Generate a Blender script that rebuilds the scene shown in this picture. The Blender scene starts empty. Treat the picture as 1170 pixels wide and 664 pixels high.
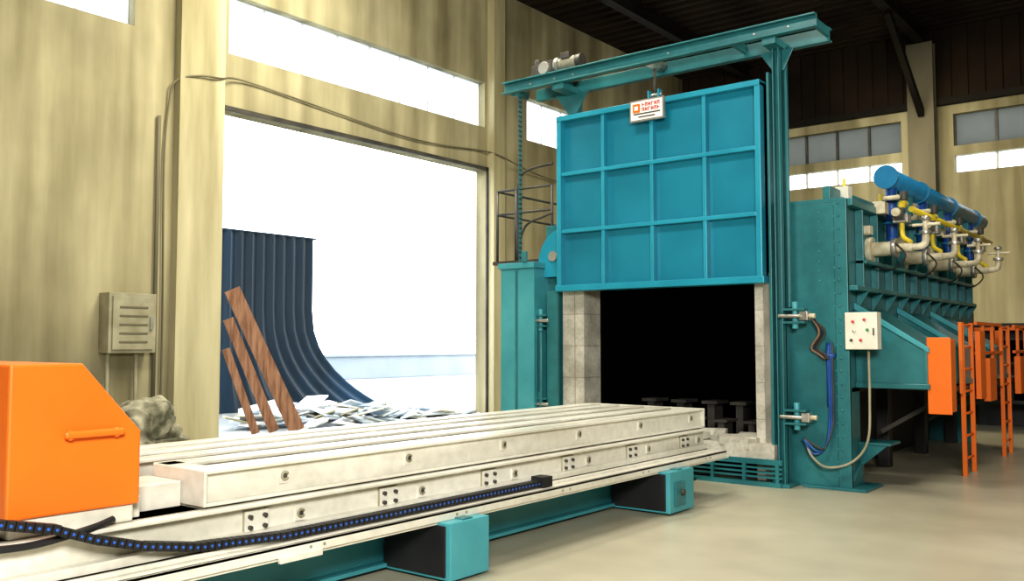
import bpy, bmesh, math, random
from mathutils import Vector, Matrix, noise
random.seed(7)
S = bpy.context.scene
try:
    S.view_settings.view_transform = 'Standard'
    S.view_settings.look = 'Medium High Contrast'
    S.view_settings.exposure = 0.1
except Exception: pass

# ---------------------------------------------------------------- materials
def mat(name, c1, c2=None, rough=0.5, metal=0.0, scale=3.0, stretch=(1,1,1), lo=0.35, hi=0.65, bump=0.0, spec=0.5, detail=6, fine=None, finestretch=None):
    m = bpy.data.materials.new(name); m.use_nodes = True
    nt = m.node_tree; b = nt.nodes['Principled BSDF']
    b.inputs['Roughness'].default_value = rough
    b.inputs['Metallic'].default_value = metal
    if 'Specular IOR Level' in b.inputs: b.inputs['Specular IOR Level'].default_value = spec
    c2 = c2 or c1
    tc = nt.nodes.new('ShaderNodeTexCoord'); mp = nt.nodes.new('ShaderNodeMapping')
    mp.inputs['Scale'].default_value = stretch
    n = nt.nodes.new('ShaderNodeTexNoise'); n.inputs['Scale'].default_value = scale; n.inputs['Detail'].default_value = detail
    r = nt.nodes.new('ShaderNodeValToRGB')
    r.color_ramp.elements[0].position = lo; r.color_ramp.elements[0].color = (*c1, 1)
    r.color_ramp.elements[1].position = hi; r.color_ramp.elements[1].color = (*c2, 1)
    nt.links.new(tc.outputs['Object'], mp.inputs['Vector']); nt.links.new(mp.outputs['Vector'], n.inputs['Vector'])
    nt.links.new(n.outputs['Fac'], r.inputs['Fac'])
    out = r.outputs['Color']
    if fine:
        n2 = nt.nodes.new('ShaderNodeTexNoise'); n2.inputs['Scale'].default_value = fine[0]; n2.inputs['Detail'].default_value = 4
        m2 = nt.nodes.new('ShaderNodeMapping'); m2.inputs['Scale'].default_value = finestretch or (1,1,1)
        nt.links.new(tc.outputs['Object'], m2.inputs['Vector']); nt.links.new(m2.outputs['Vector'], n2.inputs['Vector'])
        r2 = nt.nodes.new('ShaderNodeValToRGB')
        r2.color_ramp.elements[0].position = 0.3; r2.color_ramp.elements[0].color = (fine[1],)*3 + (1,)
        r2.color_ramp.elements[1].position = 0.6; r2.color_ramp.elements[1].color = (1, 1, 1, 1)
        nt.links.new(n2.outputs['Fac'], r2.inputs['Fac'])
        mx = nt.nodes.new('ShaderNodeMixRGB'); mx.blend_type = 'MULTIPLY'; mx.inputs['Fac'].default_value = 1
        nt.links.new(out, mx.inputs[1]); nt.links.new(r2.outputs['Color'], mx.inputs[2]); out = mx.outputs[0]
    nt.links.new(out, b.inputs['Base Color'])
    if bump:
        bp = nt.nodes.new('ShaderNodeBump'); bp.inputs['Strength'].default_value = bump; bp.inputs['Distance'].default_value = 0.02
        nt.links.new(n.outputs['Fac'], bp.inputs['Height']); nt.links.new(bp.outputs['Normal'], b.inputs['Normal'])
    return m

M = {}
M['door']   = mat('door_paint', (0.014,0.24,0.35), (0.022,0.29,0.41), rough=0.34, scale=1.5)
M['doordk'] = mat('door_panel_paint', (0.010,0.175,0.26), (0.016,0.22,0.32), rough=0.32, scale=1.2)
M['teal']   = mat('teal_paint', (0.022,0.14,0.16), (0.036,0.20,0.22), rough=0.36, scale=1.8, stretch=(1,1,.4), fine=(9,.85))
M['tealb']  = mat('teal_paint_light', (0.05,0.27,0.32), (0.075,0.34,0.39), rough=0.36, scale=2)
M['orange'] = mat('orange_paint', (0.74,0.155,0.012), (0.82,0.18,0.014), rough=0.42, scale=1.5)
M['cream']  = mat('cream_paint', (0.58,0.56,0.475), (0.78,0.76,0.68), rough=0.30, scale=1.4, stretch=(2,.5,3), lo=.3, hi=.6, fine=(14,.88))
M['wall']   = mat('wall_plaster', (0.24,0.215,0.13), (0.50,0.46,0.31), rough=0.9, scale=1.9, stretch=(1,1,.09), lo=.30, hi=.68, fine=(.55,.62), finestretch=(1,1,.7), spec=.1)
M['wallb']  = mat('pillar_plaster', (0.30,0.27,0.165), (0.52,0.48,0.33), rough=0.9, scale=1.9, stretch=(1,1,.12), spec=.1)
M['floor']  = mat('floor_concrete', (0.37,0.345,0.26), (0.51,0.48,0.375), rough=0.34, scale=.5, lo=.3, hi=.7, fine=(2.5,.9), spec=.4)
M['roof']   = mat('roof_sheet', (0.010,0.006,0.004), (0.030,0.019,0.011), rough=0.8, scale=.5, spec=.2)
M['beam']   = mat('roof_beam_paint', (0.008,0.007,0.005), (0.018,0.015,0.011), rough=0.7, scale=1, spec=.2)
M['steel']  = mat('dark_steel', (0.03,0.03,0.03), (0.07,0.065,0.055), rough=0.5, scale=3)
M['column'] = mat('column_paint', (0.10,0.09,0.06), (0.2,0.18,0.12), rough=0.7, scale=1, stretch=(1,1,.2))
M['black']  = mat('black_rubber_and_shade', (0.012,0.012,0.014), (0.02,0.02,0.022), rough=0.5)  # rubber and black steel, also painted shade under furnace and trolley
M['inner_shade']   = mat('shade_painted_lining', (0.0012,0.0012,0.0012), (0.002,0.0018,0.0015), rough=1, spec=0)  # darkness inside the furnace put into a near-black lining colour
M['brick']  = mat('refractory_brick', (0.36,0.345,0.29), (0.58,0.56,0.49), rough=0.9, scale=3, bump=.2, fine=(25,.8))
M['joint']  = mat('brick_joint', (0.22,0.20,0.16), (0.3,0.28,0.23), rough=0.9)
M['metal']  = mat('bare_metal', (0.35,0.34,0.31), (0.55,0.54,0.5), rough=0.35, metal=.7)
M['blue']   = mat('blue_pipe_paint', (0.015,0.16,0.33), (0.02,0.20,0.40), rough=0.3)
M['bluedot']= mat('blue_plastic', (0.03,0.12,0.5), rough=0.4)
M['blued']  = mat('navy_pipe_paint', (0.01,0.06,0.25), (0.015,0.09,0.33), rough=0.35)
M['yellow'] = mat('yellow_gas_paint', (0.65,0.50,0.04), (0.75,0.6,0.06), rough=0.4)
M['pipe']   = mat('cream_pipe', (0.42,0.37,0.25), (0.70,0.65,0.5), rough=0.4, scale=9)
M['panel']  = mat('panel_beige', (0.66,0.65,0.55), (0.74,0.73,0.64), rough=0.4)
M['white']  = mat('white_plate', (0.78,0.78,0.76), (0.85,0.85,0.83), rough=0.4)
M['red']    = mat('red_plastic', (0.6,0.03,0.02), rough=0.35)
M['green']  = mat('green_plastic', (0.02,0.25,0.08), rough=0.35)
M['rust']   = mat('rusty_timber', (0.16,0.075,0.045), (0.34,0.19,0.125), rough=0.8, scale=5, stretch=(4,4,.5))
M['tarp']   = mat('tarp_cloth', (0.09,0.09,0.06), (0.42,0.40,0.31), rough=0.9, scale=4, bump=.8, lo=.38, hi=.62)
M['shed']   = mat('blue_corrugated_sheet', (0.006,0.022,0.045), (0.018,0.07,0.15), rough=0.5, scale=.35, stretch=(1,1.2,.2), lo=.4,hi=.6)
M['scrap']  = mat('scrap_sheet', (0.30,0.40,0.50), (0.70,0.76,0.80), rough=0.5, scale=2.5)
M['yard']   = mat('yard_concrete', (0.20,0.235,0.26), (0.32,0.34,0.35), rough=0.9, scale=.35, stretch=(1,.25,1), fine=(.9,.8))
M['ywall']  = mat('yard_wall_render', (0.24,0.28,0.31), (0.31,0.34,0.36), rough=0.9, scale=.4)
M['grey']   = mat('grey_enclosure', (0.24,0.225,0.15), (0.36,0.34,0.25), rough=0.6, scale=3)
M['gwin']   = mat('frame_grey', (0.55,0.57,0.57), (0.65,0.66,0.65), rough=0.6)
def glassmat(name, tr, tl, bias):
    m = bpy.data.materials.new(name); m.use_nodes = True; nt = m.node_tree
    nt.nodes.clear(); o = nt.nodes.new('ShaderNodeOutputMaterial')
    a = nt.nodes.new('ShaderNodeBsdfTransparent'); a.inputs[0].default_value = (*tr,1)
    t = nt.nodes.new('ShaderNodeBsdfTranslucent'); t.inputs[0].default_value = (*tl,1)
    tc = nt.nodes.new('ShaderNodeTexCoord')
    n = nt.nodes.new('ShaderNodeTexNoise'); n.inputs['Scale'].default_value = .8; nt.links.new(tc.outputs['Object'], n.inputs['Vector'])
    ad = nt.nodes.new('ShaderNodeMath'); ad.operation='ADD'; ad.inputs[1].default_value = bias; ad.use_clamp = True
    nt.links.new(n.outputs['Fac'], ad.inputs[0])
    mx = nt.nodes.new('ShaderNodeMixShader')
    nt.links.new(ad.outputs[0], mx.inputs[0]); nt.links.new(a.outputs[0], mx.inputs[1]); nt.links.new(t.outputs[0], mx.inputs[2])
    nt.links.new(mx.outputs[0], o.inputs[0]); return m
M['glass'] = glassmat('dusty_glass', (.95,.97,1), (.85,.88,.9), 0)
M['grime'] = glassmat('grimy_glass', (.16,.162,.15), (.22,.225,.21), .2)

# ---------------------------------------------------------------- builder
def empty(name):
    e = bpy.data.objects.new(name, None); S.collection.objects.link(e); e.empty_display_size = .2
    return e
class B:
    def __init__(s, name, parent=None, bevel=0):
        s.name = name; s.parent = parent; s.bm = bmesh.new(); s.mats = []; s.bevel = bevel
    def mi(s, m):
        if m not in s.mats: s.mats.append(m)
        return s.mats.index(m)
    def hexa(s, pts, m):
        v = [s.bm.verts.new(p) for p in pts]; k = s.mi(m)
        for f in ((0,3,2,1),(4,5,6,7),(0,1,5,4),(1,2,6,5),(2,3,7,6),(3,0,4,7)):
            fc = s.bm.faces.new([v[i] for i in f]); fc.material_index = k
    def box(s, x0,x1,y0,y1,z0,z1, m):
        x0,x1 = sorted((x0,x1)); y0,y1 = sorted((y0,y1)); z0,z1 = sorted((z0,z1))
        s.hexa([(x0,y0,z0),(x1,y0,z0),(x1,y1,z0),(x0,y1,z0),(x0,y0,z1),(x1,y0,z1),(x1,y1,z1),(x0,y1,z1)], m)
    def obox(s, c, size, rot, m):
        hx,hy,hz = [a/2 for a in size]; c = Vector(c)
        P = [(-hx,-hy,-hz),(hx,-hy,-hz),(hx,hy,-hz),(-hx,hy,-hz),(-hx,-hy,hz),(hx,-hy,hz),(hx,hy,hz),(-hx,hy,hz)]
        s.hexa([c + rot @ Vector(p) for p in P], m)
    def bar(s, p0, p1, w, h, m, up=(0,0,1)):
        p0 = Vector(p0); p1 = Vector(p1); d = (p1-p0); L = d.length; d.normalize(); up = Vector(up)
        if abs(d.dot(up)) > .98: up = Vector((1,0,0))
        r = d.cross(up).normalized(); u = r.cross(d)
        R = Matrix((r, d, u)).transposed()
        s.obox((p0+p1)/2, (w, L, h), R, m)
    def cyl(s, p0, p1, r, m, n=14, r2=None):
        s.tube([p0, p1], r, m, n, r2=r2)
    def tube(s, pts, r, m, n=10, r2=None, closed=False):
        pts = [Vector(p) for p in pts]; k = s.mi(m); rings = []
        N = len(pts); prev = None
        for i, p in enumerate(pts):
            if closed: t = pts[(i+1)%N]-pts[i-1]
            elif i == 0: t = pts[1]-pts[0]
            elif i == N-1: t = pts[-1]-pts[-2]
            else: t = (pts[i+1]-pts[i]).normalized() + (pts[i]-pts[i-1]).normalized()
            t.normalize()
            if prev is None:
                a = Vector((0,0,1)) if abs(t.z) < .9 else Vector((1,0,0)); prev = t.cross(a).normalized()
            u = (prev - t*prev.dot(t)).normalized(); prev = u; w = t.cross(u)
            rr = r if r2 is None else r + (r2-r)*i/(N-1)
            rings.append([s.bm.verts.new(p + rr*(math.cos(2*math.pi*j/n)*u + math.sin(2*math.pi*j/n)*w)) for j in range(n)])
        for i in range(N if closed else N-1):
            a = rings[i]; b = rings[(i+1)%N]
            for j in range(n):
                f = s.bm.faces.new((a[j], a[(j+1)%n], b[(j+1)%n], b[j])); f.material_index = k; f.smooth = True
        if not closed:
            for rg, rev in ((rings[0], True), (rings[-1], False)):
                f = s.bm.faces.new(rg[::-1] if rev else rg); f.material_index = k
    def smooth(s, pts, r, m, n=8, seg=6):
        P = [Vector(p) for p in pts]; P = [2*P[0]-P[1]] + P + [2*P[-1]-P[-2]]; out = []
        for i in range(1, len(P)-2):
            for j in range(seg):
                t = j/seg; a,b,c,d = P[i-1],P[i],P[i+1],P[i+2]
                out.append(.5*((2*b)+(-a+c)*t+(2*a-5*b+4*c-d)*t*t+(-a+3*b-3*c+d)*t**3))
        out.append(P[-2]); s.tube(out, r, m, n)
    def prism(s, prof, axis, a0, a1, m):
        k = s.mi(m)
        def P(q, a): return {'x': (a,q[0],q[1]), 'y': (q[0],a,q[1]), 'z': (q[0],q[1],a)}[axis]
        A = [s.bm.verts.new(P(q,a0)) for q in prof]; C = [s.bm.verts.new(P(q,a1)) for q in prof]; n = len(prof)
        for f in [A[::-1], C] + [(A[i],A[(i+1)%n],C[(i+1)%n],C[i]) for i in range(n)]:
            fc = s.bm.faces.new(f); fc.material_index = k
    def sphere(s, c, r, m, sc=(1,1,1)):
        res = bmesh.ops.create_uvsphere(s.bm, u_segments=14, v_segments=8, radius=r, matrix=Matrix.Translation(c) @ Matrix.Diagonal((*sc,1)))
        k = s.mi(m)
        for f in {f for v in res['verts'] for f in v.link_faces}: f.material_index = k; f.smooth = True
    def done(s):
        bmesh.ops.recalc_face_normals(s.bm, faces=s.bm.faces)
        me = bpy.data.meshes.new(s.name); s.bm.to_mesh(me); s.bm.free()
        for m in s.mats: me.materials.append(M[m])
        o = bpy.data.objects.new(s.name, me); S.collection.objects.link(o)
        if s.parent: o.parent = s.parent
        if s.bevel:
            b = o.modifiers.new('bevel','BEVEL'); b.width = s.bevel; b.segments = 2; b.limit_method = 'ANGLE'; b.angle_limit = math.radians(50)
        return o

# ---------------------------------------------------------------- room
XL, XR, YB, YF, ZR = -13.2, 8.0, 25.5, -6.0, 9.9
def wallgrid(name, axis, c0, c1, a0, a1, z0, z1, holes, m):
    b = B(name); As = sorted({a0,a1,*[h[0] for h in holes],*[h[1] for h in holes]}); Zs = sorted({z0,z1,*[h[2] for h in holes],*[h[3] for h in holes]})
    for i in range(len(As)-1):
        for j in range(len(Zs)-1):
            ca=(As[i]+As[i+1])/2; cz=(Zs[j]+Zs[j+1])/2
            if any(h[0]<ca<h[1] and h[2]<cz<h[3] for h in holes): continue
            if axis=='x': b.box(c0,c1,As[i],As[i+1],Zs[j],Zs[j+1],m)
            else: b.box(As[i],As[i+1],c0,c1,Zs[j],Zs[j+1],m)
    return b.done()
DOOR=(8.75,15.75,0,5.55)
WL=[(0.5,7.2,6.55,7.6),(8.9,15.7,6.55,7.6),(17.3,24.0,6.55,7.6)]
wallgrid('wall_left','x',XL-.3,XL,YF,YB+.3,0,ZR,[DOOR]+WL,'wall')
WB=[(-12.0,-6.7,6.75,7.6),(-12.0,-6.7,6.05,6.5),(-5.4,2.5,6.75,7.6),(-5.4,2.5,6.05,6.5)]
wallgrid('wall_back','y',YB,YB+.3,XL,XR,0,ZR,WB,'wall')
b=B('wall_right'); b.box(XR,XR+.3,YF,YB+.3,0,ZR,'wall'); b.done()
b=B('wall_front'); b.box(XL,XR,YF-.3,YF,0,ZR,'wall'); b.done()
b=B('floor'); b.box(XL-.3,XR+.3,YF-.3,YB+.3,-.2,0,'floor'); b.done()
n=0
for w in WL:
    n+=1; b=B('window_%d'%n)
    b.box(XL-.2,XL-.19,w[0],w[1],w[2],w[3],'glass')
    k=max(2,round((w[1]-w[0])/.85))
    for i in range(k+1):
        y=w[0]+(w[1]-w[0])*i/k; b.box(XL-.22,XL-.18,y-.015,y+.015,w[2],w[3],'gwin')
    b.done()
for i0,w in enumerate(WB):
    n+=1; b=B('window_%d'%n)
    b.box(w[0],w[1],YB+.19,YB+.2,w[2],w[3],'grime' if i0%2==0 else 'glass')
    k=max(2,round((w[1]-w[0])/.95))
    for i in range(k+1):
        x=w[0]+(w[1]-w[0])*i/k; b.box(x-.03,x+.03,YB+.12,YB+.22,w[2],w[3],'gwin' if i0%2 else 'steel')
    b.done()
b=B('ceiling'); k=b.mi('roof'); y=YF-.3; rows=[]
prof=[(0,0),(.16,0),(.2,.09),(.36,.09),(.40,0)]
ys=[]
while y<YB+.3:
    for p,h in prof[:-1]: ys.append((y+p,ZR+h))
    y+=.40
for yy,z in ys: rows.append([b.bm.verts.new((XL-.3,yy,z)), b.bm.verts.new((XR+.3,yy,z))])
for i in range(len(rows)-1):
    f=b.bm.faces.new((rows[i][0],rows[i+1][0],rows[i+1][1],rows[i][1])); f.material_index=k
b.box(XL-.3,XR+.3,YF-.3,YB+.3,ZR+.12,ZR+.2,'roof')
b.done()
for x in (-11,-6.05,-1.0,5):
    b=B('roof_beam'); 
    b.box(x-.12,x+.12,YF,YB,ZR-.06,ZR,'beam'); b.box(x-.02,x+.02,YF,YB,ZR-.34,ZR-.06,'beam'); b.box(x-.12,x+.12,YF,YB,ZR-.38,ZR-.34,'beam'); b.done()
b=B('trim_4')
for i in range(52):
    x=-13.2+i*.4; b.box(x,x+.2,YB-.10,YB,8.0,ZR,'roof'); b.box(x+.2,x+.4,YB-.05,YB,8.0,ZR,'roof')
b.box(-13.2,8,YB-.16,YB,7.85,8.02,'beam'); b.done()
b=B('steel_column'); b.box(-6.4,-5.75,YB-.23,YB-.17,0,ZR-.4,'column'); b.box(-6.1,-6.0,YB-.45,YB-.17,0,ZR-.4,'column'); b.box(-6.4,-5.75,YB-.5,YB-.45,0,ZR-.4,'column')
b.bar((-6.05,YB-.5,7.6),(-6.05,YB-3.4,ZR-.4),.14,.2,'beam'); b.done()
b=B('trim_1'); b.box(XL,XL+.18,7.9,8.72,0,ZR,'wallb'); b.done()
b=B('trim_2'); b.box(XL,XL+.2,15.8,16.2,0,ZR,'wallb'); b.done()
b=B('trim_3'); b.box(XL,XL+.04,8.75,15.78,5.55,5.63,'steel'); b.box(XL,XL+.04,15.74,15.8,0,5.63,'steel'); b.done()
b=B('wall_cable')
b.smooth([(XL+.05,7.75,.0),(XL+.05,7.75,2),(XL+.05,7.72,4.4),(XL+.05,7.78,5.4),(XL+.12,7.85,5.8),(XL+.22,8.2,5.95),(XL+.22,8.6,6.0),(XL+.06,9.2,6.12),(XL+.05,11,6.0),(XL+.05,13.4,5.85),(XL+.05,15.6,5.98),(XL+.24,16.0,5.9),(XL+.08,18,5.7),(XL+.08,22,5.6)],.016,'column')
b.tube([(XL+.05,7.62,0),(XL+.05,7.62,5.2)],.03,'column')
b.done()

# ---------------------------------------------------------------- outside
b=B('yard_ground'); b.box(-60,XL-.3,-25,60,-.2,-.01,'yard'); b.done()
b=B('yard_wall'); b.box(-31,-30.7,-5,60,0,1.0,'ywall'); b.box(-31.1,-30.6,-5,60,1.0,1.08,'ywall'); b.done()
b=B('corrugated_shed')
k=b.mi('shed'); cols=[]
y=9.4; i=0
while y<=14.7:
    dx=.05 if i%4 in (1,2) else 0
    cols.append((y,-18+dx)); y+=.05 if i%2 else .10; i+=1
rows=[]
zs=[0,.2,.4,.6,.9,1.2,1.5,1.9,2.4,3,4.2]
def flare(z): return max(0,(2.4-z))**2.3*.30 if z<2.4 else 0
y1=cols[-1][0]
for (yy,xx) in cols:
    rows.append([b.bm.verts.new((xx, yy+flare(z)*max(0,(yy-12.0)/(y1-12.0)), z)) for z in zs])
for i in range(len(rows)-1):
    for j in range(len(zs)-1):
        f=b.bm.faces.new((rows[i][j],rows[i+1][j],rows[i+1][j+1],rows[i][j+1])); f.material_index=k
b.box(-20.5,-18.1,9.6,14.5,0,4.15,'shed'); b.box(-20.6,-17.95,9.4,14.75,4.2,4.24,'shed')
b.done()
b=B('scrap_pile')
for i in range(120):
    x=random.uniform(-14.9,-12.9); y=random.uniform(10.1,15.3); z=random.uniform(.05,.45)*max(.2,1-abs(y-11.5)/4.5)
    R=Matrix.Rotation(random.uniform(0,3.1),3,'Z')@Matrix.Rotation(random.uniform(-.35,.35),3,'X')@Matrix.Rotation(random.uniform(-.3,.3),3,'Y')
    b.obox((x,y,z),(random.uniform(.2,.9),random.uniform(.1,.5),.03),R,random.choice(['scrap','scrap','scrap','white','grey']))
b.done()
for (t0,t1,w) in (((-13.06,8.95,2.5),(-12.55,9.95,.1),.26),((-13.08,8.9,2.0),(-12.75,9.62,.1),.17),((-13.10,8.88,1.5),(-12.85,9.32,.08),.13)):
    b=B('timber_plank'); b.bar(t0,t1,.06,w,'rust'); b.done()

b=B('wall_switchboard',bevel=.01); b.box(XL,XL+.3,6.75,7.5,1.45,2.35,'grey'); b.box(XL+.3,XL+.33,6.8,7.45,1.5,2.3,'grey')
for i in range(5): b.box(XL+.33,XL+.34,6.9,7.35,1.6+i*.13,1.63+i*.13,'column')
b.box(XL+.33,XL+.37,7.38,7.42,1.8,2.0,'metal')
b.tube([(XL+.1,6.85,1.45),(XL+.1,6.85,.0)],.03,'grey'); b.tube([(XL+.1,7.3,1.45),(XL+.1,7.3,.0)],.03,'grey'); b.done()
# heap of rags / tarp : ridged folded cloth mound
b=B('tarp_bundle'); c0=Vector((-12.0,6.85,.36))
res=bmesh.ops.create_icosphere(b.bm,subdivisions=6,radius=.46,matrix=Matrix.Translation(c0)@Matrix.Diagonal((.85,1.0,.95,1)))
b.mi('tarp')
for v in res['verts']:
    d=v.co-c0; q=v.co.copy()
    wv=noise.noise(q*2.0)*2.2
    fold=1-abs(math.sin(q.z*11+wv*3+q.y*3))
    nn=noise.noise(q*2.6)*.45+fold*.16+noise.noise(q*9)*.08-.05
    v.co+=d*nn; 
    if v.co.z<.25: v.co.x+=(v.co.x-c0.x)*.25; v.co.y+=(v.co.y-c0.y)*.25
    v.co.z=max(0.0,v.co.z)
for f in b.bm.faces: f.smooth=True
b.done()

# ---------------------------------------------------------------- furnace
F=empty('industrial_furnace')
YFn=10.07; XS=-3.28; YE=16.1
b=B('shell',F,bevel=.006)
b.box(-4.0,XS,YFn,YFn+.12,0,3.17,'teal')
b.box(-7.35,-6.95,YFn,YFn+.12,0,3.17,'teal')
b.box(-6.95,-4.0,YFn,YFn+.12,2.6,3.17,'teal')
b.box(XS-.08,XS,YFn+.12,YE,1.1,3.17,'teal')
b.box(-7.35,-7.27,YFn+.12,YE,0,3.17,'teal')
b.box(-7.35,XS,YE,YE+.1,0.0,3.17,'teal')
b.box(-7.35,XS,YFn,YE+.1,3.17,3.22,'teal')
b.box(-3.98,-3.9,YFn+.12,YE,0,1.1,'black')  # shadowed space under the furnace side painted black, posts below too
b.box(-3.98,XS,YFn+.12,YE,1.05,1.1,'black')
b.box(-3.62,XS,YFn+.12,YFn+.45,0,1.1,'teal')
b.box(XS,XS+.05,YFn-.03,YFn+.03,0,3.2,'teal'); b.box(XS-.09,XS+.05,YFn-.04,YFn,0,3.2,'teal')
b.box(-3.75,XS+.22,YFn-.1,YFn+.5,0,.03,'teal')
b.prism([(YFn+.0,0.03),(YFn+.45,.03),(YFn+.45,.3)],'x',XS,XS+.03,'teal')
for y in (12.2,14.0,15.8): b.box(-3.6,-3.45,y,y+.16,0,1.1,'black')
b.box(XS,XS+.14,YFn+.0,YE,2.18,2.23,'teal'); b.box(XS,XS+.10,YFn,YE,3.12,3.2,'teal'); b.box(XS,XS+.12,YFn+.4,YE,2.5,2.54,'teal')
for i in range(11):
    y=YFn+.4+i*.56; b.box(XS,XS+.09,y,y+.03,2.23,3.12,'teal')
    b.prism([(XS,2.18),(XS+.14,2.18),(XS,1.95)],'y',y,y+.02,'teal')
b.box(-3.5,-3.42,YFn,YE,3.22,3.36,'teal')
for i in range(22):
    z=.15+i*.143; b.cyl((XS-.04,YFn-.04,z),(XS-.04,YFn-.055,z),.014,'teal',8)
    b.cyl((XS-.1,YFn,z),(XS-.1,YFn-.012,z),.012,'tealb',8)
for i in range(8):
    z=2.3+i*.11
    b.cyl((-3.55,YFn,z),(-3.55,YFn-.012,z),.01,'tealb',6)
b.done()
b=B('side_duct',F,bevel=.008)
for y0,y1 in ((10.4,11.55),(12.1,13.2),(13.75,14.85)):
    b.prism([(XS,2.0),(XS,1.12),(-2.56,1.16),(-2.56,1.52)],'y',y0,y1,'teal')
    b.prism([(XS-.0,2.06),(XS,1.98),(-2.5,1.49),(-2.5,1.55)],'y',y0-.03,y0+.01,'tealb')
    b.box(-2.56,-2.52,y0-.02,y1+.02,1.14,1.55,'teal')
    b.box(XS,-2.5,y0-.03,y1,1.10,1.16,'teal')
b.done()
b=B('refractory_lining',F)
b.box(-7.0,-6.66,YFn-.1,YFn+.30,0,2.6,'brick'); b.box(-4.28,-4.0,YFn-.1,YFn+.3,0,2.6,'brick')
b.box(-6.95,-4.0,YFn-.02,YFn+.45,2.45,2.62,'brick')
for i in range(6):
    z=.3+i*.42
    b.box(-7.0,-6.657,YFn-.102,YFn-.1,z,z+.008,'joint'); b.box(-6.66,-6.657,YFn-.1,YFn+.30,z,z+.008,'joint')
    b.box(-4.28,-4.0,YFn-.102,YFn-.1,z,z+.008,'joint')
b.box(-6.81,-6.80,YFn-.103,YFn-.1,.3,2.5,'joint')
b.box(-7.0,-6.66,YFn+.30,YE-.1,.3,2.6,'inner_shade'); b.box(-4.25,-4.0,YFn+.3,YE-.1,.3,2.6,'inner_shade')  # inner walls coloured near-black so the interior stays dark
b.box(-7.0,-4.0,YFn+.45,YE-.1,2.45,2.6,'inner_shade'); b.box(-7.0,-4.0,YE-.35,YE-.1,.0,2.6,'inner_shade'); b.box(-7.0,-4.0,YFn+.3,YE-.1,.3,.42,'inner_shade')
b.done()
b=B('hearth_sill',F)
b.box(-6.66,-3.99,YFn-.3,YFn+.3,.28,.46,'brick')
for i in range(46):
    x=random.uniform(-6.6,-4.1)
    b.obox((x,random.uniform(9.8,10.3),random.uniform(.42,.52)),(random.uniform(.08,.3),random.uniform(.08,.2),random.uniform(.06,.12)),Matrix.Rotation(random.uniform(-.5,.5),3,'Z')@Matrix.Rotation(random.uniform(-.2,.2),3,'X'),'brick')
b.box(-6.7,-3.9,YFn-.33,YFn-.28,.24,.30,'teal'); b.box(-6.7,-3.9,YFn-.36,YFn-.28,.0,.05,'teal')
for z in (.09,.14,.19): b.box(-6.7,-3.9,YFn-.33,YFn-.3,z,z+.022,'teal')
for i in range(8): b.box(-6.7+i*.39,-6.66+i*.39,YFn-.34,YFn-.29,.03,.26,'teal')
for i,x in enumerate((-6.25,-5.8,-5.35,-4.95,-4.55)):
    b.box(x-.05,x+.05,11.0,11.25,.42,.8,'steel'); b.box(x-.11,x+.11,10.95,11.3,.8,.84,'steel')
    b.box(x-.04,x+.04,10.45,10.7,.42,.62,'steel'); b.box(x-.09,x+.09,10.42,10.75,.62,.65,'steel')
b.done()
b=B('lift_door',F,bevel=.008)
dx0,dx1,dz0,dz1=-6.93,-4.08,2.31,4.60
b.box(dx0,dx1,9.84,9.93,dz0,dz1,'doordk')
def ribv(x,w): b.box(x-w/2,x+w/2,9.75,9.845,dz0,dz1,'door')
b.box(dx0,dx0+.07,9.73,9.86,dz0,dz1,'door'); b.box(dx1-.07,dx1,9.73,9.95,dz0,dz1,'door')
b.box(dx0,dx1,9.72,9.95,dz1-.05,dz1+.02,'door'); b.box(dx0-.02,dx1+.02,9.72,9.95,dz0-.03,dz0+.05,'door')
for i in (1,2,3): ribv(dx0+(dx1-dx0)*i/4,.05)
for i in (1,2): 
    z=dz0+(dz1-dz0)*i/3; b.box(dx0+.07,dx1-.07,9.74,9.845,z-.025,z+.025,'door')
b.box(dx0+.02,dx1-.02,9.93,9.96,dz0,dz1,'steel')
for x in (-5.5,): b.box(x-.08,x-.06,9.8,9.9,dz1,dz1+.16,'door'); b.box(x+.06,x+.08,9.8,9.9,dz1,dz1+.16,'door'); b.cyl((x-.1,9.85,dz1+.1),(x+.1,9.85,dz1+.1),.02,'metal')
b.done()
b=B('door_sign',F)
b.box(-5.74,-5.30,9.67,9.70,4.37,4.60,'white'); b.box(-5.76,-5.28,9.675,9.72,4.35,4.62,'metal')
b.box(-5.71,-5.61,9.664,9.67,4.46,4.57,'orange'); b.box(-5.685,-5.635,9.66,9.664,4.49,4.54,'white')
for r_,z in enumerate((4.53,4.47)):
    for i in range(6):
        x=-5.58+i*.043
        b.box(x,x+.009,9.664,9.67,z,z+.045,'red'); b.box(x,x+.03,9.664,9.67,z+(.036 if (i+r_)%2 else .018),z+(.045 if (i+r_)%2 else .027),'red')
        if (i+r_)%3: b.box(x+.021,x+.03,9.664,9.67,z,z+.045,'red')
b.box(-5.70,-5.33,9.664,9.67,4.435,4.45,'steel'); b.box(-5.63,-5.40,9.664,9.67,4.395,4.41,'steel')
b.done()
b=B('hoist_gantry',F,bevel=.005)
def chan(x0,x1,y,z0,z1,m='teal',s=1):
    b.box(x0,x1,y-.012,y+.012,z0,z1,m); b.box(x0,x1,y,y-.08*s,z0,z0+.02,m); b.box(x0,x1,y,y-.08*s,z1-.02,z1,m)
chan(-7.75,-3.38,9.66,5.04,5.2,m='teal',s=1); chan(-7.5,-3.38,10.06,5.0,5.16,s=-1)
for x in (-7.68,-6.9,-4.4,-3.42): b.box(x,x+.04,9.66,10.06,5.05,5.15,'teal')
for x in (-7.3,-6.9,-6.6,-5.2,-4.1,-3.7): b.cyl((x,9.648,5.12),(x,9.64,5.12),.014,'metal',8)
x0,x1=-3.96,-3.88
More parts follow.
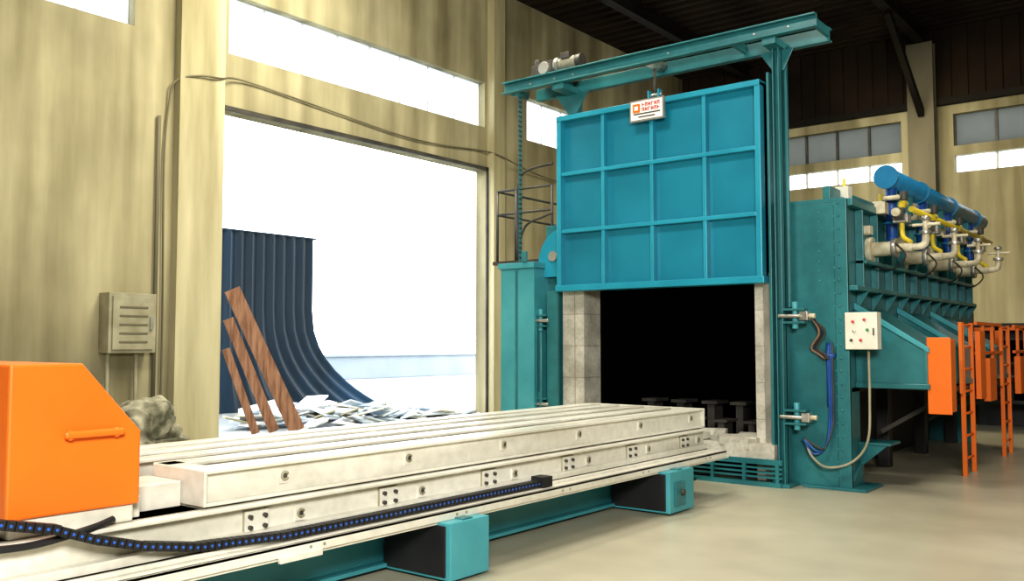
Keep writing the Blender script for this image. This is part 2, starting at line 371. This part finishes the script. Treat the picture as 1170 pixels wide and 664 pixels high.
b.box(x0,x1,9.88,9.91,0,5.0,'teal'); b.box(x0,x0+.015,9.80,9.91,0,5.0,'teal'); b.box(x1-.015,x1,9.80,10.02,0,5.0,'teal')
b.box(-3.87,-3.84,9.93,9.98,2.0,5.0,'teal')
b.box(x0-.04,x1+.04,9.62,10.1,4.96,5.04,'teal'); b.box(x0-.06,x1+.06,9.75,10.05,0,.04,'teal')
b.prism([(x0-.18,4.96),(x1+.14,4.96),(x1+.02,4.72),(x0-.02,4.72)],'y',9.9,9.92,'teal')
x0,x1=-6.88,-6.78
b.box(x0,x1,9.99,10.14,3.22,5.0,'teal'); b.prism([(x0-.22,4.98),(x1+.2,4.98),(x1+.02,4.7),(x0-.02,4.7)],'y',9.97,9.99,'teal'); b.box(x0-.04,x1+.04,9.62,10.14,4.96,5.04,'teal')
b.box(-7.15,-7.05,9.9,10.05,0,2.3,'teal'); b.box(-7.19,-7.01,9.86,9.90,0,2.3,'teal')
b.box(-4.14,-4.02,9.9,9.97,0.0,2.4,'metal'); b.box(-4.03,-4.0,9.8,9.97,0.0,4.7,'teal')
b.done()
b=B('lift_chain',F)
for i in range(34):
    z=2.72+i*.068
    if z<4.98:
        b.box(-7.625,-7.605,9.80,9.81,z,z+.05,'teal'); b.box(-7.625,-7.605,9.84,9.85,z,z+.05,'teal'); b.cyl((-7.615,9.79,z+.06),(-7.615,9.86,z+.06),.011,'steel',8)
b.cyl((-7.62,9.68,5.10),(-7.62,9.95,5.10),.08,'teal',18)
b.cyl((-5.5,9.85,4.7),(-5.5,9.85,5.1),.018,'steel'); b.cyl((-5.5,9.68,5.1),(-5.5,10.04,5.1),.07,'metal',16)
b.done()
b=B('hoist_motor',F,bevel=.004)
b.box(-7.35,-6.75,9.66,10.06,5.19,5.22,'teal')
b.box(-7.25,-7.02,9.78,9.98,5.22,5.44,'steel'); b.cyl((-7.14,9.72,5.33),(-7.14,10.02,5.33),.085,'metal',16)
b.cyl((-7.02,9.88,5.37),(-6.96,9.88,5.37),.11,'metal',18); b.cyl((-6.96,9.88,5.37),(-6.68,9.88,5.37),.085,'grey',18); b.cyl((-6.68,9.88,5.37),(-6.60,9.88,5.37),.095,'steel',18)
for i in range(9): b.cyl((-6.95+i*.03,9.88,5.37),(-6.94+i*.03,9.88,5.37),.095,'metal',16)
b.box(-6.9,-6.76,9.78,9.86,5.42,5.50,'steel'); b.box(-7.4,-7.26,9.8,9.95,5.24,5.42,'steel'); b.cyl((-7.33,9.87,5.42),(-7.33,9.87,5.5),.05,'steel')
b.done()
b=B('door_clamp',F,bevel=.004)
for sx,x in ((1,-3.88),(-1,-7.17)):
    for z in (1.9,.78):
        b.box(x,x+sx*.24,9.80,9.93,z+.06,z+.085,'teal'); b.box(x,x+sx*.24,9.80,9.93,z-.085,z-.06,'teal')
        b.cyl((x+sx*.12,9.86,z-.14),(x+sx*.12,9.86,z+.16),.035,'tealb',12)
        b.box(x+sx*.18,x+sx*.27,9.82,9.92,z-.05,z+.05,'metal'); b.cyl((x-sx*.05,9.8,z),(x+sx*.2,9.8,z),.022,'metal',10)
        b.cyl((x+sx*.27,9.87,z),(x+sx*.34,9.87,z),.028,'pipe' if sx>0 else 'teal',10)
b.cyl((-7.24,9.8,.5),(-7.24,9.8,1.75),.022,'teal'); b.cyl((-7.34,9.82,.4),(-7.34,9.82,1.95),.03,'teal')
b.done()
b=B('hydraulic_hose',F)
for k in range(3):
    o=.035*k
    b.smooth([(-3.60+o,9.9,1.9-o),(-3.52+o,9.93,1.72),(-3.62+o,9.96,1.55),(-3.55+o,9.98,1.48),(-3.48+o*.5,10.0,1.42)],.011,['rust','black','steel'][k])
    b.smooth([(-3.45+o*.6,10.02,1.6),(-3.45+o*.6,10.02,1.0),(-3.46+o*.6,10.02,.7),(-3.5,10.0,.45),(-3.62+o,9.95,.38+o),(-3.72,9.92,.55)],.012,['blued','blued','steel'][k])
b.cyl((-3.46,10.03,.9),(-3.46,10.03,1.6),.02,'blued'); b.cyl((-3.52,10.03,1.46),(-3.38,10.03,1.46),.025,'blued')
b.smooth([(-3.03,10.05,1.52),(-3.03,10.05,1.0),(-3.05,10.02,.55),(-3.2,9.95,.32),(-3.45,9.9,.25),(-3.62,9.92,.35),(-3.7,9.95,.5)],.014,'grey')
b.done()
b=B('cable_shelf',F,bevel=.004); b.box(XS,XS+.34,10.45,10.85,.46,.49,'teal'); b.prism([(XS,.46),(XS+.3,.46),(XS,.2)],'y',10.47,10.49,'teal'); b.done()

b=B('control_box',F,bevel=.012); b.box(-3.24,-2.90,9.93,10.08,1.53,1.93,'panel'); b.box(-3.26,-3.0,10.08,10.4,1.7,1.76,'steel')
for (x,z,c) in ((-3.15,1.83,'red'),(-3.03,1.85,'red'),(-3.14,1.73,'metal'),(-3.0,1.74,'green'),(-3.07,1.63,'red'),(-3.17,1.63,'steel')):
    b.cyl((x,9.93,z),(x,9.905,z),.016,c,12)
b.box(-2.945,-2.93,9.915,9.93,1.68,1.76,'steel'); b.done()

b=B('counterweight_cabinet',F,bevel=.01)
b.box(-7.9,-7.32,9.75,10.1,0,2.62,'tealb'); b.box(-7.93,-7.30,9.72,10.13,2.62,2.70,'tealb'); b.box(-7.64,-7.60,9.735,9.75,.05,2.6,'teal')
b.box(-7.5,-7.42,9.70,9.74,2.7,2.85,'teal')
b.done()
b=B('curved_gusset',F)
pf=[(-7.32,2.5)]
for i in range(9):
    a=i*math.pi/16; pf.append((-7.0-.42*math.cos(a),2.66+.5*math.sin(a)))
pf.append((-7.0,2.5))
b.prism(pf,'y',9.98,10.04,'door'); b.cyl((-7.16,9.95,2.78),(-7.16,9.98,2.78),.07,'metal',12)
b.done()
b=B('service_platform_railing')
b.box(-8.5,-7.4,10.3,12.2,2.75,2.8,'steel')
for x in (-8.45,-8.1,-7.45):
    b.cyl((x,10.35,2.8),(x,10.35,3.85),.02,'steel')
for z in (3.85,3.5):
    b.cyl((-8.45,10.35,z),(-7.45,10.35,z),.018,'steel'); b.cyl((-8.45,10.35,z),(-8.45,12.1,z),.018,'steel')
b.cyl((-8.45,12.1,2.8),(-8.45,12.1,3.85),.02,'steel')
b.smooth([(-8.05,10.33,2.8),(-8.05,10.33,3.7),(-8.0,10.33,4.02),(-7.8,10.33,4.12),(-7.42,10.33,4.15)],.02,'steel')
b.smooth([(-8.05,10.33,3.0),(-7.9,10.33,3.3),(-7.6,10.33,3.4),(-7.42,10.33,3.45)],.018,'steel')
for x in (-8.3,): b.box(x,x+.06,10.5,10.56,0,2.75,'steel'); b.box(x,x+.06,12.0,12.06,0,2.75,'steel')
b.done()

b=B('air_manifold_pipe',F)
b.cyl((-3.1,11.1,3.57),(-3.1,16.3,3.57),.125,'blue',28); b.cyl((-3.1,11.08,3.57),(-3.1,11.12,3.57),.14,'blue',28)
for y in (12,13.6,15.2): b.box(-3.3,-3.05,y,y+.06,3.2,3.46,'teal'); b.cyl((-3.1,y+.5,3.57),(-3.1,y+.53,3.57),.145,'blue',24)
b.done()
b=B('gas_manifold_pipe',F)
b.cyl((-2.93,11.5,3.22),(-2.93,16.2,3.22),.035,'yellow',12)
for y in (12.3,14.3,15.9): b.box(-3.2,-2.93,y,y+.04,3.14,3.18,'teal')
b.done()
for i,y in enumerate((10.95,12.35,13.75,15.15)):
    b=B('gas_burner',F,bevel=.003)
    b.cyl((XS,y,2.70),(XS+.06,y,2.70),.15,'pipe',20); b.cyl((XS+.06,y,2.70),(XS+.30,y,2.70),.085,'pipe',16)
    b.cyl((XS+.28,y,2.70),(XS+.33,y,2.70),.115,'metal',16); b.cyl((XS+.33,y,2.70),(XS+.5,y,2.70),.05,'pipe',12)
    b.smooth([(XS+.5,y,2.70),(XS+.6,y,2.71),(XS+.64,y,2.76),(XS+.64,y,2.86)],.042,'pipe',12)
    b.cyl((XS+.64,y,2.84),(XS+.64,y,2.88),.07,'metal',12)
    b.cyl((XS+.18,y+.35,3.5),(XS+.18,y+.35,2.85),.065,'blued',14); b.smooth([(XS+.18,y+.35,2.87),(XS+.18,y+.3,2.76),(XS+.18,y+.1,2.74),(XS+.18,y,2.70)],.06,'blued',14)
    for z in (3.30,3.02): b.cyl((XS+.18,y+.35,z),(XS+.18,y+.35,z+.03),.10,'blue',14)
    b.cyl((XS+.36,y+.1,2.92),(XS+.36,y+.1,3.2),.03,'yellow',10); b.smooth([(XS+.36,y+.1,2.93),(XS+.38,y+.08,2.83),(XS+.48,y,2.76)],.028,'yellow',10)
    b.smooth([(XS+.36,y+.1,3.18),(XS+.36,y+.14,3.24),(XS+.36,y+.26,3.24)],.04,'yellow',10)
    b.box(XS+.28,XS+.44,y+.02,y+.2,3.0,3.10,'metal'); b.box(XS+.30,XS+.42,y-.08,y+.04,3.03,3.16,'steel')
    b.cyl((XS+.36,y-.1,3.1),(XS+.36,y-.16,3.1),.05,'pipe',12)
    b.box(XS+.08,XS+.2,y+.0,y+.16,3.12,3.26,'pipe'); b.cyl((XS+.18,y+.05,3.3),(XS+.40,y+.05,3.3),.028,'pipe',10); b.cyl((XS+.40,y+.05,3.26),(XS+.40,y+.05,3.36),.045,'steel',12)
    b.cyl((XS+.64,y,2.88),(XS+.64,y,3.0),.03,'pipe',10); b.sphere((XS+.64,y,3.02),.055,'metal',(1,1,.7)); b.cyl((XS+.5,y,2.95),(XS+.8,y,2.95),.018,'pipe',8)
    b.smooth([(XS+.3,y-.05,2.78),(XS+.45,y-.12,2.6),(XS+.3,y-.1,2.45),(XS+.05,y-.05,2.5)],.01,'black')
    b.box(XS+.02,XS+.12,y-.32,y-.2,2.85,2.95,'pipe')
    b.box(XS-.2,XS-.05,y-.52,y-.38,3.22,3.4,'panel'); b.cyl((XS-.12,y-.45,3.4),(XS-.12,y-.45,3.5),.02,'yellow',8)
    b.done()

A=empty('access_platform')
def rungladder(name,x,y0,y1,z0,z1):
    b=B(name,A)
    for y in (y0,y1): b.box(x-.02,x+.03,y-.02,y+.02,z0,z1,'orange')
    z=z0+.2
    while z<z1: b.cyl((x,y0,z),(x,y1,z),.016,'orange',8); z+=.27
    b.done()
rungladder('ladder_1',-2.52,12.0,12.5,0,1.85)
rungladder('ladder_2',-2.52,14.45,14.95,0,1.85)
b=B('railing',A)
b.box(-3.2,-2.55,11.7,16.2,1.02,1.08,'steel')
for y in (11.75,13.0,13.6,14.2,15.5,16.15): b.box(-2.5,-2.46,y,y+.04,1.0,1.85,'orange')
for z in (1.83,1.45): b.box(-2.5,-2.46,12.6,14.2,z,z+.04,'orange'); b.box(-2.5,-2.46,15.2,16.2,z,z+.04,'orange')
b.box(-3.2,-2.5,16.15,16.19,1.8,1.85,'orange'); b.box(-2.5,-1.9,16.15,16.19,1.8,1.85,'orange'); b.box(-1.95,-1.9,16.15,16.19,1.55,1.85,'orange')
b.box(-2.9,-2.84,16.15,16.19,1.05,1.85,'orange')
b.box(-2.48,-2.4,13.0,13.4,.85,1.4,'orange'); b.box(-2.48,-2.4,15.2,15.5,.85,1.4,'orange'); b.box(-2.48,-2.42,12.55,12.85,.9,1.75,'orange')
for y in (11.75,14,16.1): b.bar((-2.55,y,1.03),(-3.4,y,.5),.05,.05,'steel')
b.done()
b=B('orange_cabinet',F,bevel=.008)
b.box(-2.52,-2.30,10.42,10.66,.86,1.64,'orange'); b.box(-2.53,-2.29,10.40,10.42,.84,1.66,'orange')
b.done()
b=B('steel_storage_rack')
for x in (-4.0,-1.8,-.4):
    for y in (18.5,19.6): b.box(x,x+.1,y,y+.1,0,2.2,'black')
for z in (.5,1.2,1.9): b.box(-4.0,-.3,18.5,19.7,z,z+.06,'black')
b.box(-4.0,-.3,19.65,19.7,0,1.9,'black')
for i in range(16): 
    x=random.uniform(-3.8,-.9); z=random.choice((.56,1.26)); b.box(x,x+.5,18.7,19.4,z,z+random.uniform(.2,.45),random.choice(['steel','rust','black','black']))
b.done()

# ---------------------------------------------------------------- trolley
T=empty('furnace_trolley')
Y0,Y1=2.89,8.9
b=B('upper_beams',T,bevel=.005)
def ibeam(xa,xb,z0,z1,y0,y1,m='cream',t=.022):
    xm=(xa+xb)/2; b.box(xa,xb,y0,y1,z1-t,z1,m); b.box(xa,xb,y0,y1,z0,z0+t,m); b.box(xm-.01,xm+.01,y0,y1,z0,z1,m)
b.box(-4.47,-4.45,Y0,Y1,.70,.90,'cream'); b.box(-4.62,-4.41,Y0,Y1,.878,.90,'cream'); b.box(-4.62,-4.41,Y0,Y1,.70,.72,'cream')
b.box(-4.93,-4.41,Y0-.02,Y0,.70,.90,'cream'); b.box(-4.93,-4.62,Y0,Y0+.12,.88,.90,'cream')
for xa,xb in ((-4.97,-4.80),(-5.29,-5.14),(-5.58,-5.46),(-5.88,-5.72)): ibeam(xa,xb,.70,.90,Y0,Y1)
for i in range(7):
    y=Y0+.35+i*.90; b.box(-5.86,-4.47,y,y+.08,.72,.84,'cream')
b.box(-5.86,-4.41,Y1,Y1+.02,.70,.90,'cream')
b.done()
b=B('lower_frame',T,bevel=.005)
b.box(-4.44,-4.42,1.0,Y1,.47,.69,'cream'); b.box(-4.7,-4.35,1.0,Y1,.668,.69,'cream'); b.box(-4.6,-4.35,1.0,Y1,.47,.49,'cream')
b.box(-6.0,-5.98,1.0,Y1,.47,.69,'cream'); b.box(-6.05,-5.7,1.0,Y1,.668,.69,'cream')
b.box(-5.98,-4.44,1.0,Y1,.55,.57,'black')  # black sheet puts the shade between the beams into the colour
for i in range(8): b.box(-5.98,-4.44,1.1+i*1.1,1.2+i*1.1,.5,.66,'steel')
b.box(-6.0,-4.44,.8,2.88,.668,.69,'cream')
b.box(-4.95,-4.62,2.53,2.86,.69,.83,'cream'); b.box(-4.9,-4.5,2.5,2.55,.69,.80,'cream')
b.done()
b=B('side_fittings',T)
for i in range(6):
    y=3.21+i*1.045
    b.box(-4.42,-4.405,y-.085,y+.085,.515,.645,'grey'); b.box(-4.405,-4.40,y-.08,y+.08,.52,.64,'cream')
    for dy in (-.05,.05):
        for z in (.55,.61): b.cyl((-4.40,y+dy,z),(-4.38,y+dy,z),.013,'steel',8)
    for (yy,zz,xo) in ((y+.22,.81,-4.45),(y+.32,.58,-4.42)):
        b.box(xo,xo+.01,yy-.035,yy+.035,zz-.045,zz+.035,'cream')
        pts=[(xo+.016,yy+.022*math.cos(a),zz+.022*math.sin(a)) for a in [math.radians(30+t*30) for t in range(11)]]
        b.tube(pts,.008,'grey',6); b.cyl((xo,yy,zz),(xo+.025,yy,zz),.011,'steel',8)
b.done()
b=B('cable_tray',T,bevel=.003)
b.box(-4.42,-4.18,.3,8.95,.445,.465,'cream'); b.box(-4.2,-4.18,.3,8.95,.40,.465,'cream'); b.box(-4.42,-4.35,.3,8.85,.47,.53,'cream')
b.box(-4.30,-4.28,.3,8.95,.465,.49,'cream')
b.box(-4.44,-4.2,.3,9.05,.38,.40,'cream')
for i in range(7): b.cyl((-4.18,.9+i*1.26,.43),(-4.172,.9+i*1.26,.43),.010,'grey',6); b.cyl((-4.18,1.0+i*1.26,.43),(-4.172,1.0+i*1.26,.43),.010,'grey',6)
b.box(-4.19,-4.165,3.2,3.5,.37,.41,'cream')
b.done()
b=B('underframe',T,bevel=.006)
for xc in (-4.75,-5.75):
    b.box(xc-.01,xc+.01,.3,8.9,.06,.40,'tealb'); b.box(xc-.08,xc+.08,.3,8.9,.36,.385,'tealb'); b.box(xc-.08,xc+.08,.3,8.9,.03,.06,'tealb')
b.box(-4.75,-4.40,.3,8.9,.40,.47,'steel'); b.box(-6.0,-4.44,.6,8.85,.40,.47,'steel')
for y0,y1 in ((1.2,1.6),(4.51,4.91),(7.52,8.0)):
    for xa,xb in ((-4.70,-4.08),(-6.45,-5.83)):
        b.box(xa,xb,y0,y1,.02,.40,'tealb')
        b.cyl((xa+.2,y0+.2,.17),(xa+.28,y0+.2,.17),.16,'steel',20)
    b.box(-4.70,-4.12,y0-.012,y0,.04,.38,'black')  # shaded front face of each teal box, put on as a black sheet
    b.box(-4.4,-4.1,(y0+y1)/2-.05,(y0+y1)/2+.05,.385,.41,'teal')
b.box(-4.09,-4.06,7.6,7.8,.08,.3,'teal'); b.cyl((-4.08,7.72,.2),(-4.03,7.72,.2),.03,'steel',12)
b.done()
b=B('ground_rail',T)
for x in (-4.95,-5.55): b.box(x-.03,x+.03,-2,9.7,0,.03,'steel')
b.done()
b=B('cable_drag_chain',T)
pts=[(-4.30,1.75,.80),(-4.30,2.0,.74),(-4.30,2.2,.66),(-4.30,2.45,.585),(-4.29,2.75,.53),(-4.28,3.3,.50),(-4.28,5.75,.50)]
P=[Vector(p) for p in pts]; dist=0; L=sum((P[i+1]-P[i]).length for i in range(len(P)-1)); step=.042
def at(d):
    for i in range(len(P)-1):
        l=(P[i+1]-P[i]).length
        if d<=l: return P[i].lerp(P[i+1],d/l),(P[i+1]-P[i]).normalized()
        d-=l
    return P[-1],(P[-1]-P[-2]).normalized()
while dist<L-step:
    p,d=at(dist); q=p+d*step*.86
    b.bar(p,q,.07,.045,'black'); b.cyl(p+d*.018+Vector((.034,0,0)),p+d*.018+Vector((.039,0,0)),.0075,'bluedot',8)
    dist+=step
p=P[-1]; b.box(-4.34,-4.22,5.74,5.86,.47,.55,'black')
b.smooth([(-4.36,1.5,.70),(-4.34,1.9,.67),(-4.35,2.2,.70),(-4.4,2.35,.72)],.018,'black')
b.done()
b=B('drive_cabinet',T,bevel=.012)
b.prism([(1.84,.78),(2.49,.78),(2.49,1.15),(2.18,1.50),(1.84,1.50)],'x',-5.6,-4.40,'orange')
b.box(-5.58,-4.42,1.86,2.47,.69,.78,'cream')
b.box(-4.40,-4.36,2.10,2.13,1.13,1.18,'orange'); b.box(-4.40,-4.36,2.33,2.36,1.13,1.18,'orange'); b.box(-4.375,-4.35,2.08,2.38,1.14,1.175,'orange')
b.done()

# ---------------------------------------------------------------- lights
W=bpy.data.worlds.new('World'); S.world=W; W.use_nodes=True
bg=W.node_tree.nodes['Background']; bg.inputs[0].default_value=(.92,.96,1,1); bg.inputs[1].default_value=5.0
def area(name,loc,target,size,power,col):
    l=bpy.data.lights.new(name,'AREA'); l.shape='RECTANGLE'; l.size=size[0]; l.size_y=size[1]; l.energy=power; l.color=col
    o=bpy.data.objects.new(name,l); S.collection.objects.link(o); o.location=loc
    o.rotation_euler=(Vector(target)-Vector(loc)).to_track_quat('-Z','Y').to_euler(); return o
area('added_overhead_light',(-5,3.5,8.6),(-5,3.5,0),(2.5,2.5),560,(1,.93,.79))  # all four overhead area lights are added
area('added_overhead_light',(-8.5,9,8.8),(-12,10,3),(2.5,2.5),650,(1,.93,.72))  # added to brighten the left wall
area('added_overhead_light',(-1,11,8.3),(-1,11,0),(2.5,2.5),200,(1,.92,.74))
area('added_overhead_light',(-6,20,8.3),(-6,22,0),(2.5,2.5),420,(1,.88,.62))
area('added_key_light',(1.5,-1,4.0),(-5,10,2.6),(2.0,1.5),900,(1,.97,.90))  # added key light near the camera, evens out the furnace front

cam=bpy.data.cameras.new('camera'); co=bpy.data.objects.new('camera',cam); S.collection.objects.link(co)
cam.sensor_width=36; cam.lens=31.72; cam.clip_end=300
co.location=(0,0,1.6); co.rotation_euler=(math.radians(93.33),0,math.radians(38.3))
S.camera=co
